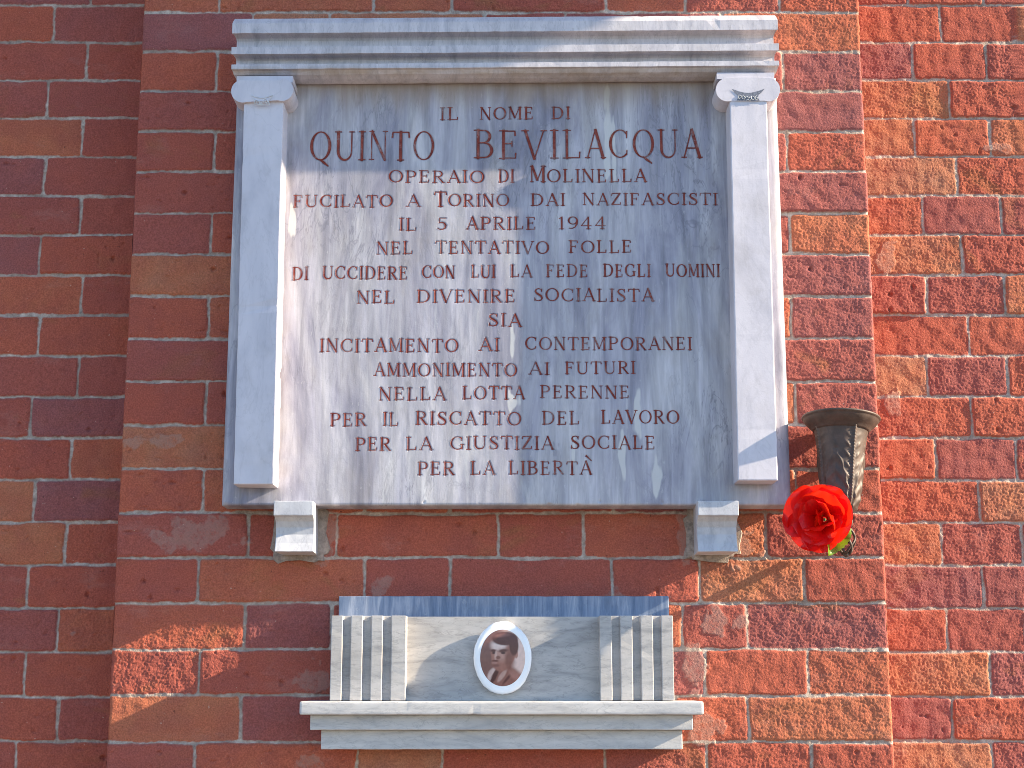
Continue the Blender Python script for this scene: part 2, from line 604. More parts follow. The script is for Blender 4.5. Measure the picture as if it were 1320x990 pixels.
def brick_field(X, Z, Y, z0, joints, seed, x_edges=()):
    w1, w2 = perlin(X / 0.035, Z / 0.035, seed + 1), perlin(X / 0.035, Z / 0.035, seed + 2)
    w3, w4 = perlin(X / 0.007, Z / 0.007, seed + 3), perlin(X / 0.007, Z / 0.007, seed + 4)
    Xw = X + 0.0016 * w1 + 0.0007 * w3
    Zw = Z + 0.0016 * w2 + 0.0007 * w4 + 0.0016 * perlin(X / 0.21, Z / 0.06, seed + 5)
    ci = np.floor((Zw - z0) / PITCH).astype(int)
    dz = np.minimum(Zw - z0 - ci * PITCH, PITCH - (Zw - z0 - ci * PITCH))
    dx = np.full(X.shape, 9.0)
    bid = np.zeros(X.shape, dtype=int)
    off = np.zeros(X.shape)
    for c in np.unique(ci):
        sel = ci == c
        j = np.array([-50.0] + list(joints(int(c))) + [50.0])
        b = np.searchsorted(j, Xw[sel])
        l, r = j[b - 1], j[b]
        dx[sel] = np.minimum(Xw[sel] - l, r - Xw[sel])
        off[sel] = np.clip((Xw[sel] - l) - (r - Xw[sel]), -0.3, 0.3)
        bid[sel] = b
    jt = 0.0020 + 0.0013 * perlin(X / 0.05, Z / 0.05, seed + 6)
    rr = 0.0042
    ex, ez = dx - jt, dz - jt
    e = rr - np.hypot(np.maximum(rr - ex, 0), np.maximum(rr - ez, 0))
    s = sstep(-0.0012, 0.0030, e)
    h1, h2 = _h(bid + 17 * seed, ci, 11), _h(bid + 17 * seed, ci, 23)
    h3, h4 = _h(bid + 17 * seed, ci, 31), _h(bid + 17 * seed, ci, 43)
    coarse = perlin(X / 0.022, Z / 0.022, seed + 7)
    rgh = 0.45 + 0.85 * h4
    gr = rgh * (0.00062 * perlin(X / 0.0036, Z / 0.0036, seed + 8) + 0.00018 * perlin(X / 0.0080, Z / 0.0080, seed + 9)) \
        + 0.00006 * coarse + 0.00032 * perlin(X / 0.09, Z / 0.05, seed + 10)
    rake = perlin(X / 0.03 + 0.4 * (h4 * 2 - 1) * Z / 0.01, Z / 0.006, seed + 12)      # drag lines on some bricks
    gr = gr + np.where(h3 > 0.65, 0.00022 * rake, 0.00004 * rake)
    pit = np.clip(perlin(X / 0.013, Z / 0.013, seed + 13) - 0.62, 0, 1) * 0.012 * (h1 > 0.6)
    bh = (h1 - 0.5) * 0.0030 + (h2 - 0.5) * 0.008 * off + gr - pit
    bh = bh - 0.0011 * (1 - sstep(0.002, 0.012, e)) * (0.5 + perlin(X / 0.02, Z / 0.02, seed + 15))
    mh = -0.0026 + 0.0012 * perlin(X / 0.011, Z / 0.011, seed + 14) + 0.0006 * perlin(X / 0.005, Z / 0.005, seed + 16)
    sm = np.zeros(X.shape)
    for px, py, rx, ry, pl in SMEARS:
        if pl != Y:
            continue
        cx, cz = at(px, py, Y)
        sx, sz = rx * 0.00122, ry * 0.0013
        d = np.hypot((X - cx) / sx, (Z - cz) / sz) + 0.7 * w1 + 0.5 * coarse + 0.25 * w3
        sm = np.maximum(sm, 1 - sstep(0.82, 1.0, d))
    h = mh * (1 - s) + bh * s
    h = np.where(sm > 0, np.maximum(h, h * (1 - sm) + sm * (0.0003 + 0.6 * gr)), h)
    rc = 0.005
    for xe in x_edges:
        ed = np.abs(X - xe) + 0.0006 * (w3 + w1)
        t = np.clip(rc - ed, 0, rc)
        h = h - (rc - np.sqrt(np.maximum(rc * rc - t * t, 0)))
    mask = sstep(-0.0006, 0.0009, e + 0.0003 * w4)
    tone = np.clip(_h(bid + 17 * seed, ci, 57) * 0.96 + 0.05 * w1, 0, 1)
    return h, {'bmask': mask, 'tone': tone, 'tone2': h4, 'smear': sm}


def spaced(stops):
    """stops: [(position, step to the next)] -> array"""
    out = []
    for (a, st), (b, _) in zip(stops[:-1], stops[1:]):
        n = max(1, int(round((b - a) / st)))
        out += list(a + (b - a) * np.arange(n) / n)
    return np.array(out + [stops[-1][0]])


zb, zt = EYE - 0.19, EYE + 1.27
WALL_TOP = 4.9
ZS = spaced([(0.0, 0.03), (zb - 0.5, 0.008), (zb, 0.0015), (zt, 0.008), (zt + 0.5, 0.03), (WALL_TOP, 0)])

wall = thing('brick_wall', 'red brick wall with pale mortar and a broad projecting brick pilaster', 'wall', (0, 0.2, 0))
# pilaster front
xs = spaced([(XL, 0.0015), (XR, 0)])
X, Z = np.meshgrid(xs, ZS)
h, at_ = brick_field(X, Z, YP, Z0P, pil_joints, 5, (XL, XR))
P = np.stack([X, YP - h, Z], -1)
sx0, sz0 = at(310, 640, 0); sx1, sz1 = at(990, 110, 0)
xc, zc = 0.5 * (xs[1:] + xs[:-1]), 0.5 * (ZS[1:] + ZS[:-1])
hid = (xc[None, :] > -0.425) & (xc[None, :] < 0.405) & (zc[:, None] > EYE + 0.31) & (zc[:, None] < EYE + 0.98)
grid_obj('pilaster', P, M_BRICK, wall, at_, keep=~hid)
# pilaster flanks
for xe, sgn, col in ((XL, -1, 0), (XR, 1, -1)):
    ds = spaced([(0.0, 0.004), (0.135, 0)])
    Dd, Zd = np.meshgrid(ds, ZS[::2])
    hh, aa = brick_field(Dd + xe + 7.0 * sgn, Zd, -1.0, Z0P, lambda c: [], 9 + sgn, ())
    hh[:, 0] = 0
    Pf = np.stack([xe + sgn * (hh - 0.0015) * sstep(0, 0.01, Dd), YP + Dd, Zd], -1)
    Pf[:, 0, :] = P[::2, col, :]
    if sgn > 0:
        pass
    else:
        Pf = Pf[:, ::-1]
        aa = {k_: v_[:, ::-1] for k_, v_ in aa.items()}
    grid_obj('pilaster_flank', Pf, M_BRICK, wall, aa)
# walls behind, left and right
for sgn in (-1, 1):
    if sgn < 0:
        xs = spaced([(-3.0, 0.03), (-1.35, 0.008), (-0.90, 0.0016), (XL + 0.012, 0)])
    else:
        xs = spaced([(XR - 0.012, 0.0015), (0.88, 0.008), (1.35, 0.03), (3.0, 0)])
    X, Z = np.meshgrid(xs, ZS)
    h, at_ = brick_field(X, Z, YW, Z0W, lambda c, s_=sgn: wall_joints(c, s_), 40 + sgn, ())
    grid_obj('wall_face', np.stack([X, YW - h, Z], -1), M_BRICK, wall, at_)
bm = bmesh.new()
box(bm, -3.0, 3.0, YW + 0.03, YW + 0.4, 0.0, WALL_TOP)
done('wall_core', bm, M_BRICK, wall)

# ------------------------------------------------------------------ added slab and railing, out of view, put in to shade the upper left
pX, pZ = at(803, 20, -0.1)
rise = 2.15
bx, bz = pX + rise, pZ + rise * 0.47
added_balc = thing('added_balcony', 'added unseen pale stone slab that shades the memorial from above', 'added_balcony', (0, 0, bz))
bm = bmesh.new()
extrude_x(bm, [(-0.10, bz), (0.50, bz), (0.52, bz + 0.03), (0.52, bz + 0.07), (0.56, bz + 0.09), (0.56, bz + 0.16), (-0.10, bz + 0.16)], -2.2, bx)
done('added_floor_slab', bm, M_TRIM, added_balc)
bm = bmesh.new()
for i in range(38):
    x = -2.15 + (bx + 2.1) * i / 37
    box(bm, x - 0.008, x + 0.008, -0.528, -0.512, bz + 0.16, bz + 1.02)
done('added_balusters', bm, M_BRONZE, added_balc)
bm = bmesh.new()
box(bm, -2.2, bx, -0.54, -0.50, bz + 1.021, bz + 1.05)
done('added_handrail', bm, M_BRONZE, added_balc, bevel=0.004)

# ------------------------------------------------------------------ marble plaque
TS = 0.052                                    # slab thickness
YS = -TS
CO = 0.098                                    # front of the columns
plaque = thing('memorial_plaque', 'large grey marble memorial plaque with red carved inscription between two small columns', 'plaque', (0, 0, EYE + 0.27))

sl_x0, sl_x1 = -0.4495, 0.4325
sl_z0 = at(650, 651.5, YS)[1]
sl_z1 = at(650, 100, YS)[1]

# --- lettering: every letter is a set of strokes in a box one cap height tall
TK, TN = 0.134, 0.055


def ln(x0, y0, x1, y1, w0, w1=None):
    w1 = w0 if w1 is None else w1
    return [(x0 + (x1 - x0) * t, y0 + (y1 - y0) * t, w0 + (w1 - w0) * t) for t in (0, 0.5, 1)]


def ser(x, y, l=0.10, w=0.05):
    return [(x - l, y, w), (x + l, y, w)]


def vert(x, w, y0=0.0, y1=1.0, s0=True, s1=True):
    r = [ln(x, y0, x, y1, w)]
    if s0:
        r.append(ser(x, y0 + 0.02, 0.07 + w * 0.5))
    if s1:
        r.append(ser(x, y1 - 0.02, 0.07 + w * 0.5))
    return r


def hor(y, x0, x1, tick=0.0):
    r = [[(x0, y, TN), (x1, y, TN)]]
    if tick:
        r.append([(x1, y, 0.055), (x1 + 0.01, y + tick, 0.075)])
    return r


def arc(cx, cy, rx, ry, a0, a1, thick=TK, thin=TN, bias=0):
    n = max(6, int(abs(a1 - a0) / 15))
    out = []
    for i in range(n + 1):
        a = R(a0 + (a1 - a0) * i / n)
        w = thin + (thick - thin) * abs(math.cos(a + bias)) ** 1.6
        out.append((cx + rx * math.cos(a), cy + ry * math.sin(a), w))
    return [out]


def glyph(ch):
    if ch == 'A':
        return [ln(.08, 0, .40, 1, TN), ln(.40, 1, .72, 0, TK)] + hor(.34, .19, .62) + [ser(.08, .02), ser(.72, .02)]
    if ch == 'B':
        return vert(.15, TK) + hor(.97, .15, .36) + arc(.36, .76, .19, .21, 90, -90) + hor(.54, .15, .38) + arc(.38, .28, .24, .25, 90, -90) + hor(.03, .15, .38)
    if ch == 'C':
        return arc(.47, .5, .39, .48, 48, 312) + [[(.74, .70, .05), (.745, .93, .08)], [(.74, .10, .04), (.745, .26, .06)]]
    if ch == 'D':
        return vert(.15, TK) + hor(.97, .15, .38) + arc(.38, .5, .37, .47, 90, -90) + hor(.03, .15, .38)
    if ch == 'E':
        return vert(.15, TK) + hor(.97, .15, .54, -.15) + hor(.53, .15, .44) + [[(.44, .44, .05), (.44, .62, .05)]] + hor(.03, .15, .56, .17)
    if ch == 'F':
        return vert(.15, TK) + hor(.97, .15, .56, -.16) + hor(.52, .15, .44) + [[(.44, .43, .05), (.44, .61, .05)]]
    if ch == 'G':
        return arc(.47, .5, .39, .48, 48, 318) + [[(.74, .70, .05), (.745, .93, .08)]] + vert(.76, TK * .85, .06, .40, False, True)
    if ch == 'I':
        return vert(.15, TK)
    if ch == 'L':
        return vert(.15, TK) + hor(.03, .15, .58, .20)
    if ch == 'M':
        return vert(.12, TN, s1=True) + [ln(.13, 1, .46, .12, TK), ln(.46, .12, .80, 1, TN)] + vert(.82, TK)
    if ch == 'N':
        return vert(.12, TN) + [ln(.12, 1, .68, 0, TK)] + vert(.68, TN, s0=False)
    if ch == 'O':
        return arc(.45, .5, .38, .48, 0, 360)
    if ch == 'P':
        return vert(.15, TK) + hor(.97, .15, .36) + arc(.36, .72, .24, .25, 90, -90) + hor(.47, .15, .36)
    if ch == 'Q':
        return arc(.45, .5, .38, .48, 0, 360) + [[(.42, .04, .06), (.58, -.06, .12), (.78, -.19, .06)]]
    if ch == 'R':
        return vert(.15, TK) + hor(.97, .15, .36) + arc(.36, .74, .22, .23, 90, -90) + hor(.51, .15, .36) + [ln(.34, .50, .66, .02, TK * .9), ser(.68, .02, .07)]
    if ch == 'S':
        p = [(.52, .80, .06), (.47, .93, .055), (.33, .98, .06), (.17, .92, .09), (.12, .77, .12), (.20, .62, .145), (.36, .50, .155),
             (.50, .38, .145), (.55, .23, .12), (.48, .08, .09), (.32, .02, .06), (.16, .06, .055), (.09, .20, .06)]
        return [p, [(.53, .72, .045), (.53, .96, .07)], [(.08, .04, .07), (.08, .28, .045)]]
    if ch == 'T':
        return vert(.38, TK, s1=False) + hor(.97, .05, .71) + [[(.05, .97, .05), (.03, .80, .08)], [(.71, .97, .05), (.73, .80, .08)]]
    if ch == 'U':
        a = [(x, y, TK + (TN - TK) * i / 12) for i, (x, y, w) in enumerate(arc(.43, .32, .28, .30, 180, 360)[0])]
        return [ln(.15, .32, .15, 1, TK), a, ln(.71, .32, .71, 1, TN), ser(.15, .98, .13), ser(.71, .98)]
    if ch == 'V':
        return [ln(.08, 1, .40, 0, TK), ln(.40, 0, .72, 1, TN), ser(.08, .98, .12), ser(.72, .98)]
    if ch == 'Z':
        return hor(.97, .08, .60) + [[(.08, .97, .05), (.06, .80, .07)], ln(.60, .97, .08, .03, TK)] + hor(.03, .08, .62, .18)
    if ch == '1':
        return vert(.24, TK, s1=False) + [ln(.08, .84, .24, 1, TN)]
    if ch == '4':
        return [ln(.46, 1, .04, .28, TN)] + hor(.28, .04, .64) + vert(.46, TK * .9, s1=False)
    if ch == '5':
        return hor(.97, .16, .56) + [ln(.16, .97, .13, .56, TN)] + [[(.13, .56, .055), (.28, .62, .08), (.45, .55, .11), (.53, .36, .15), (.49, .16, .12), (.34, .03, .07), (.18, .03, .06), (.06, .12, .08)]]
    if ch == '9':
        return arc(.32, .68, .25, .30, 0, 360, TK, TN) + [[(.57, .68, .14), (.56, .40, .13), (.46, .15, .09), (.28, .02, .06), (.10, .05, .07)]]
    return []


ADV = dict(A=.80, B=.74, C=.84, D=.86, E=.68, F=.66, G=.90, I=.30, L=.68, M=.97, N=.82, O=.90, P=.70, Q=.90, R=.78, S=.63, T=.76,
           U=.86, V=.80, Z=.70)
ADV.update({'1': .46, '4': .72, '5': .66, '9': .66})
INK = dict(A=(.0, .80), O=(.0, .90))

# words: text, left px, right px, top px, bottom px of the capitals
WORDS = [
    ('IL', 567, 592, 138.7, 154.8), ('NOME', 618.5, 688, 138, 153.8), ('DI', 711, 735, 137.4, 153),
    ('QUINTO', 399, 560.5, 169, 206.6), ('BEVIL', 610.5, 750.5, 167.6, 204.6), ('ACQUA', 755, 904, 166.8, 203.6),
    ('OPERAIO', 500.5, 624.5, 219.8, 235.4), ('DI', 642.5, 663, 218.5, 235), ('*M', 683, 703.5, 213.8, 234.6), ('OLINELLA', 705, 833.5, 218, 234.5),
    ('FUCILATO', 377.8, 506.5, 251.5, 267), ('A', 523.5, 542, 251, 266.4), ('*T', 559.5, 576, 246.8, 266.2), ('ORINO', 577.5, 656.5, 250.4, 266),
    ('DAI', 684, 728.5, 249.5, 265), ('NAZIFASCISTI', 751, 925, 249, 264.3),
    ('IL', 514, 537.5, 281.3, 297), ('5', 563, 577.5, 281, 296.6), ('APRILE', 600.8, 691.5, 280, 296), ('1944', 719, 782, 279.4, 295),
    ('NEL', 485, 532.6, 311.6, 327.7), ('TENTATIVO', 561, 708, 310.8, 326.8), ('FOLLE', 733, 815, 310, 325.8),
    ('DI', 376.6, 397.8, 344.2, 361), ('UCCIDERE', 415.4, 525.6, 343.6, 360), ('CON', 543.6, 586.5, 342.5, 358.6), ('LUI', 607.4, 638.6, 342, 358.2),
    ('LA', 657.8, 686.2, 341.6, 357.4), ('FEDE', 703.9, 758.2, 341, 357), ('DEGLI', 777.6, 838.6, 340.6, 356.8), ('UOMINI', 857.8, 928, 340.4, 356.6),
    ('NEL', 459.6, 509.5, 374.8, 391), ('DIVENIRE', 537, 664.6, 373.8, 390), ('SOCIALISTA', 687.8, 843, 372, 388.4),
    ('SIA', 628.8, 672.6, 404.6, 421),
    ('INCITAMENTO', 411.9, 591, 436.9, 453.8), ('AI', 617.2, 643.8, 436, 452.4), ('CONTEMPORANEI', 676.7, 891.9, 434.6, 451),
    ('AMMONIMENTO', 481.8, 666.6, 468.4, 485), ('AI', 681.5, 708.5, 467.2, 483), ('FUTURI', 728.2, 819, 466.2, 482),
    ('NELLA', 488, 574.8, 499.6, 516), ('LOTTA', 596, 676.6, 498, 514.8), ('PERENNE', 696.2, 811.6, 497, 513.2),
    ('PER', 425.4, 473, 532.8, 549.4), ('IL', 493.5, 513.8, 532, 549), ('RISCATTO', 535.5, 672.2, 530.8, 547.8), ('DEL', 698.8, 747.2, 530, 547), ('LAVORO', 775, 875.6, 529.2, 546.2),
    ('PER', 458, 504.5, 564.2, 581), ('LA', 523, 558, 563.8, 580.4), ('GIUSTIZIA', 580, 714, 562.6, 579.4), ('SOCIALE', 735, 844.8, 561.8, 578.8),
    ('PER', 538, 586.7, 595.4, 612.4), ('LA', 606.4, 638.5, 595.2, 612.2), ('LIBERTA', 655.5, 763, 594.6, 611.8)]
STROKES = []                                    # lists of (x, z, halfwidth) on the slab face
lr = random.Random(12)
for txt, pl, pr, ptop, pbot in WORDS:
    txt = txt.replace('*', '')
    x0, zbase = at(pl, pbot, YS)
    x1, ztop = at(pr, pbot - (pbot - ptop), YS)
    cap = ztop - zbase
    gap = 0.13
    tot = sum(ADV[c] for c in txt) + gap * (len(txt) - 1)
    sx = (x1 - x0) / tot
    cur = 0.0
    for ch in txt:
        jz = lr.uniform(-0.0006, 0.0006)
        wob = lr.uniform(0.9, 1.1)
        for st in glyph(ch):
            STROKES.append([(x0 + (cur + px_) * sx, zbase + jz + py_ * cap, 0.5 * w_ * min(cap, 0.034) * wob) for px_, py_, w_ in st])
        cur += ADV[ch] + gap
ax, az = at(755.5, 587.5, YS); ax2, az2 = at(762.5, 594, YS)
STROKES.append([(ax, az, 0.0016), (ax2, az2, 0.0006)])       # the grave accent

# slab front as a relief: letters cut in, chips, slow waviness
gx = spaced([(sl_x0, 0.006), (-0.366, 0.00095), (0.346, 0.006), (sl_x1, 0)])
gz = spaced([(sl_z0, 0.0012), (at(0, 620, YS)[1], 0.00095), (at(0, 130, YS)[1], 0.003), (sl_z1, 0)])
X, Z = np.meshgrid(gx, gz)
sd = np.full(X.shape, 1.0)
for st in STROKES:
    for (xa, za, wa), (xb, zb_, wb) in zip(st[:-1], st[1:]):
        m = 0.004
        i0, i1 = np.searchsorted(gx, min(xa, xb) - m), np.searchsorted(gx, max(xa, xb) + m)
        j0, j1 = np.searchsorted(gz, min(za, zb_) - m), np.searchsorted(gz, max(za, zb_) + m)
        if i1 <= i0 or j1 <= j0:
            continue
        xx, zz = X[j0:j1, i0:i1], Z[j0:j1, i0:i1]
        L2 = (xb - xa) ** 2 + (zb_ - za) ** 2 + 1e-12
        t = np.clip(((xx - xa) * (xb - xa) + (zz - za) * (zb_ - za)) / L2, 0, 1)
        d = np.hypot(xx - xa - t * (xb - xa), zz - za - t * (zb_ - za)) - (wa + (wb - wa) * t)
        sd[j0:j1, i0:i1] = np.minimum(sd[j0:j1, i0:i1], d)
hs = -np.clip(0.00065 - sd, 0, 0.0016)
hs += 0.00035 * perlin(X / 0.09, Z / 0.16, 301) + 0.00010 * perlin(X / 0.012, Z / 0.02, 302)
chip = np.clip(perlin(X / 0.016, Z / 0.012, 303) - 0.55, 0, 1) * sstep(sl_z0 + 0.012, sl_z0, Z)
hs -= 0.012 * chip
ed = np.minimum(np.minimum(X - sl_x0, sl_x1 - X), Z - sl_z0)
rc = 0.004
t = np.clip(rc - ed, 0, rc)
hs -= rc - np.sqrt(np.maximum(rc * rc - t * t, 0))
lime = np.zeros(X.shape)
nz = 0.5 * perlin(X / 0.012, Z / 0.05, 305) + 0.3 * perlin(X / 0.005, Z / 0.02, 306)
for px, y0, y1, wd in ((783, 112, 232, 6), (790, 150, 260, 3.5), (822, 505, 568, 6), (802, 540, 632, 4), (846, 590, 640, 7),
                       (378, 262, 312, 5), (660, 420, 470, 3), (662, 505, 530, 8), (740, 560, 600, 2)):
    cx, ca = at(px, y0, YS); _, cb = at(px, y1, YS)
    hw = wd * 0.0012
    d = np.hypot(np.maximum(np.abs(X - cx - 0.004 * perlin(X / 9, Z / 0.05, 307)) / hw, 0), np.maximum(np.abs(Z - 0.5 * (ca + cb)) / (0.5 * abs(ca - cb)), 0)) + nz
    lime = np.maximum(lime, 1 - sstep(0.7, 1.05, d))
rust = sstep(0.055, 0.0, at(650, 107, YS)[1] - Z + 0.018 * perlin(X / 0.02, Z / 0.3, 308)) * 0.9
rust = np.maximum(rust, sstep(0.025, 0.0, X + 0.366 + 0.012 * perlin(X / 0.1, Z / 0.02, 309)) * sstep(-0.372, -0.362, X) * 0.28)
P = np.stack([X, YS - hs, Z], -1)
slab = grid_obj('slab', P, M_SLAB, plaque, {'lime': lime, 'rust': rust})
# its edges, joined to the same mesh
bmS = bmesh.new()
bmS.from_mesh(slab.data)
BV = list(bmS.verts)
nr, nc = X.shape
off = parent_loc(plaque)
loop = [j * nc for j in range(nr)] + [(nr - 1) * nc + i for i in range(1, nc)] + [j * nc + nc - 1 for j in range(nr - 2, -1, -1)] + [i for i in range(nc - 2, 0, -1)]
backv = {}
for i in loop:
    w = BV[i].co
    backv[i] = bmS.verts.new((w.x, 0.004 - off.y, w.z))
for a, b in zip(loop, loop[1:] + loop[:1]):
    fc = bmS.faces.new((BV[a], BV[b], backv[b], backv[a]))
bmS.to_mesh(slab.data)
bmS.free()

# painted letters: shallow V shaped strokes lying in the cuts
bm = bmesh.new()
for q, st in enumerate(STROKES):
    pv = []
    e0 = 0.00018 + 0.00003 * ((q * 7) % 5)
    n = len(st)
    closed = n > 8 and math.hypot(st[0][0] - st[-1][0], st[0][1] - st[-1][1]) < 1e-5
    for i, (x, z, hw) in enumerate(st):
        if closed:
            a, b = st[(i - 1) % (n - 1)], st[(i + 1) % (n - 1)]
        else:
            a, b = st[max(i - 1, 0)], st[min(i + 1, n - 1)]
        tx, tz = b[0] - a[0], b[1] - a[1]
        L = math.hypot(tx, tz) or 1
        nx, nzv = -tz / L, tx / L
        if not closed and i in (0, n - 1):
            s_ = -1 if i == 0 else 1
            x += s_ * tx / L * hw * 0.5
            z += s_ * tz / L * hw * 0.5
        wv = 0.00035 * perlin(np.array([x / 0.09]), np.array([z / 0.16]), 301)[0]
        hw2 = max(hw * 0.95, 0.00050)
        pv.append([bm.verts.new((x - nx * hw2, YS - e0 - wv, z - nzv * hw2)),
                   bm.verts.new((x, YS - e0 - wv + min(hw2 * 0.45, 0.0007), z)),
                   bm.verts.new((x + nx * hw2, YS - e0 - wv, z + nzv * hw2))])
    for a, b in zip(pv[:-1], pv[1:]):
        bm.faces.new((a[0], b[0], b[1], a[1]))
        bm.faces.new((a[1], b[1], b[2], a[2]))
bmesh.ops.translate(bm, verts=bm.verts, vec=-parent_loc(plaque))
me = bpy.data.meshes.new('inscription')
bm.to_mesh(me)
bm.free()
ins = link('inscription', me, M_PAINT, slab)

# --- columns with scroll capitals
def column(fx_top, fx_bot, y_top, y_bot, outL, outR, caps, mirror):
    """fx_*: left and right px of the front face at its top and bottom"""
    bm = bmesh.new()
    fr = []
    for px, py, o in ((fx_bot[0], y_bot, outL), (fx_bot[1], y_bot, outR), (fx_top[1], y_top - 6, outR), (fx_top[0], y_top - 6, outL)):
        x, z = at(px, py, -o)
        fr.append((x, -o, z))
    prism(bm, fr, [(x, YS + 0.003, z) for x, _, z in fr])
    worn(bm, 2, 0.014, 0.0003, 0.03, 0.0014, 3 + mirror)
    c = done('column', bm, M_COLUMN, plaque, bevel=0.0020, seg=2)
    # capital
    bm = bmesh.new()
    Yc = -CO - 0.0015
    o = []
    def circ(cx, cy, r, a0, a1, n):
        for i in range(n + 1):
            a = R(a0 + (a1 - a0) * i / n)
            o.append((cx + r * math.cos(a), cy - r * math.sin(a)))
    (lx, ly), (rx, ry), rad, topy = caps
    circ(lx, ly, rad, 290, 100, 16)
    for i in range(1, 8):
        tt = i / 8
        xx = lx + (rx - lx) * tt
        o.append((xx, ly - rad - (ly - rad - topy) * math.sin(math.pi * tt) ** 0.8))
    circ(rx, ry, rad, 80, -110, 16)
    slope = (outR - outL) / 0.062
    xm = at(0.5 * (lx + rx), ly, Yc)[0]
    fo = lambda x: Yc - (x - xm) * slope
    def onf(px, py, d=0.0):
        x, _ = at(px, py, Yc)
        return at(px, py, fo(x) + d)
    pts = [onf(a, b) for a, b in o]
    prism(bm, [(x, fo(x), z) for x, z in pts], [(x, YS + 0.003, z) for x, z in pts])
    cap = done('capital', bm, M_COLUMN, c, bevel=0.0016, seg=2)
    bm = bmesh.new()
    ea, eb = (7.5, 14) if mirror else (14, 7.5)
    dy = 4.5 if mirror else 0
    ab = [onf(px, py, 0.0045) for px, py in ((lx - ea, 101.8 + dy), (rx + eb, 101.8 + dy), (rx + eb, 93.5 + dy), (lx - ea, 93.5 + dy))]
    prism(bm, [(x, fo(x) + 0.0045, z) for x, z in ab], [(x, YS + 0.003, z) for x, z in ab])
    done('abacus', bm, M_COLUMN, c, bevel=0.0015)
    # carved field between the scrolls
    bm = bmesh.new()
    k0, k1 = (323.0, 352.0) if mirror else (943.0, 985.5)
    yt, yb = (123.0, 135.5) if mirror else (114.6, 130.0)
    w = k1 - k0
    out = [(k0 + w * i / 10, yt + 5.2 * (w / 42) * math.sin(math.pi * i / 10) ** 1.1) for i in range(11)]
    fl_ = [(0.0, 0.0), (0.09, 0.30), (0.18, 0.52), (0.20, 0.75), (0.15, 1.0)]
    out += [(k1 - w * f_, yt + (yb - yt) * t_) for f_, t_ in fl_[1:]]
    out += [(k0 + w * f_, yt + (yb - yt) * t_) for f_, t_ in reversed(fl_[1:])]
    pp = [onf(a, b) for a, b in out]
    if not mirror:
        f_ = [bm.verts.new((x, fo(x) - 0.0006, z)) for x, z in pp]
        bm.faces.new(f_)
        done('recess_shade_patch', bm, M_RECESS_SHADE, c)  # flat patch standing proud; the recess shade is put into its dark colour
        bm = bmesh.new()
    cr = random.Random(5)
    nn = 9 if mirror else 6
    for i in range(nn):
        cx = k0 + w * (0.24 + 0.52 * i / (nn - 1))
        cy = yt + (yb - yt) * 0.70 + cr.uniform(-1.5, 1.6)
        pl = []
        for s_ in range(9):
            a = s_ * 0.75 + i
            r_ = 0.7 + 0.26 * s_
            x, z = onf(cx + r_ * math.cos(a), min(cy + r_ * math.sin(a) * 1.2, yb - 0.4))
            pl.append((x, fo(x) - 0.001, z))
        tube(bm, pl, 0.00045, 5)
    if mirror:
        for sq in (out[:11], out[10:15], out[15:], [out[14], out[15]]):
            tube(bm, [(onf(a, b)[0], fo(onf(a, b)[0]) - 0.0006, onf(a, b)[1]) for a, b in sq], 0.0004, 5)
    done('carved_tendrils', bm, M_CURL, c)
    return c


column((314.5, 365.5), (301, 352.5), 131, 624.5, 0.0880, 0.1000, ((312.5, 117.5), (363.5, 115.5), 14.6, 103.5), True)['label'] = 'marble column with white scratches on its capital'
column((940.5, 988.5), (951, 1003), 131, 619.5, CO, CO, ((938, 115.5), (990.5, 115.5), 15.2, 99.8), False)['label'] = 'marble column with recess shade painted on its capital'

# --- entablature
def zz(y, o):
    return at(660, y, -o)[1]
prof = [(TS - 0.004, zz(106.5, TS)), (0.062, zz(105.0, 0.062)), (0.076, zz(100.5, 0.076)), (0.088, zz(94.5, 0.088)), (0.0935, zz(89.0, 0.0935)), (0.0985, zz(86.8, 0.0985)),
        (0.0985, zz(80.6, 0.0985)), (0.0800, zz(80.6, 0.0985) + 0.0004), (0.0800, zz(76.0, 0.0800)), (0.0830, zz(72.6, 0.0830)), (0.0910, zz(69.0, 0.0910)), (0.100, zz(67.4, 0.100)),
        (0.100, zz(58.2, 0.100)), (0.0800, zz(58.2, 0.100) + 0.0004), (0.0800, zz(51.0, 0.0800)), (0.0825, zz(47.5, 0.0825)), (0.0905, zz(43.0, 0.0905)), (0.0995, zz(40.6, 0.0995)),
        (0.0995, zz(28.0, 0.0995)), (0.0970, zz(25.6, 0.0970)), (0.090, zz(25.0, 0.090) + 0.004), (-0.004, zz(25.0, 0.09) + 0.006), (-0.004, zz(106.5, TS) + 0.012), (TS - 0.004, zz(106.5, TS) + 0.012)]
bm = bmesh.new()
ex0, ex1 = at(298.5, 60, -0.1)[0], at(1004, 60, -0.1)[0]
extrude_x(bm, prof, ex0, ex1, 0.22)
worn(bm, 0, 0.011, 0.00022, 0.015, 0.0009, 8)
bmesh.ops.bevel(bm, geom=[e for e in bm.edges if len(e.link_faces) == 2 and e.calc_face_angle(0) > 0.6], offset=0.0016, segments=2, profile=0.6, affect='EDGES', clamp_overlap=True)
cx = 0.5 * (ex0 + ex1)
cz = zz(60, 0.1)
bmesh.ops.rotate(bm, verts=bm.verts, cent=(cx, 0, cz), matrix=Matrix.Rotation(R(-0.42), 3, 'Y'))
done('entablature', bm, M_TRIM, plaque)

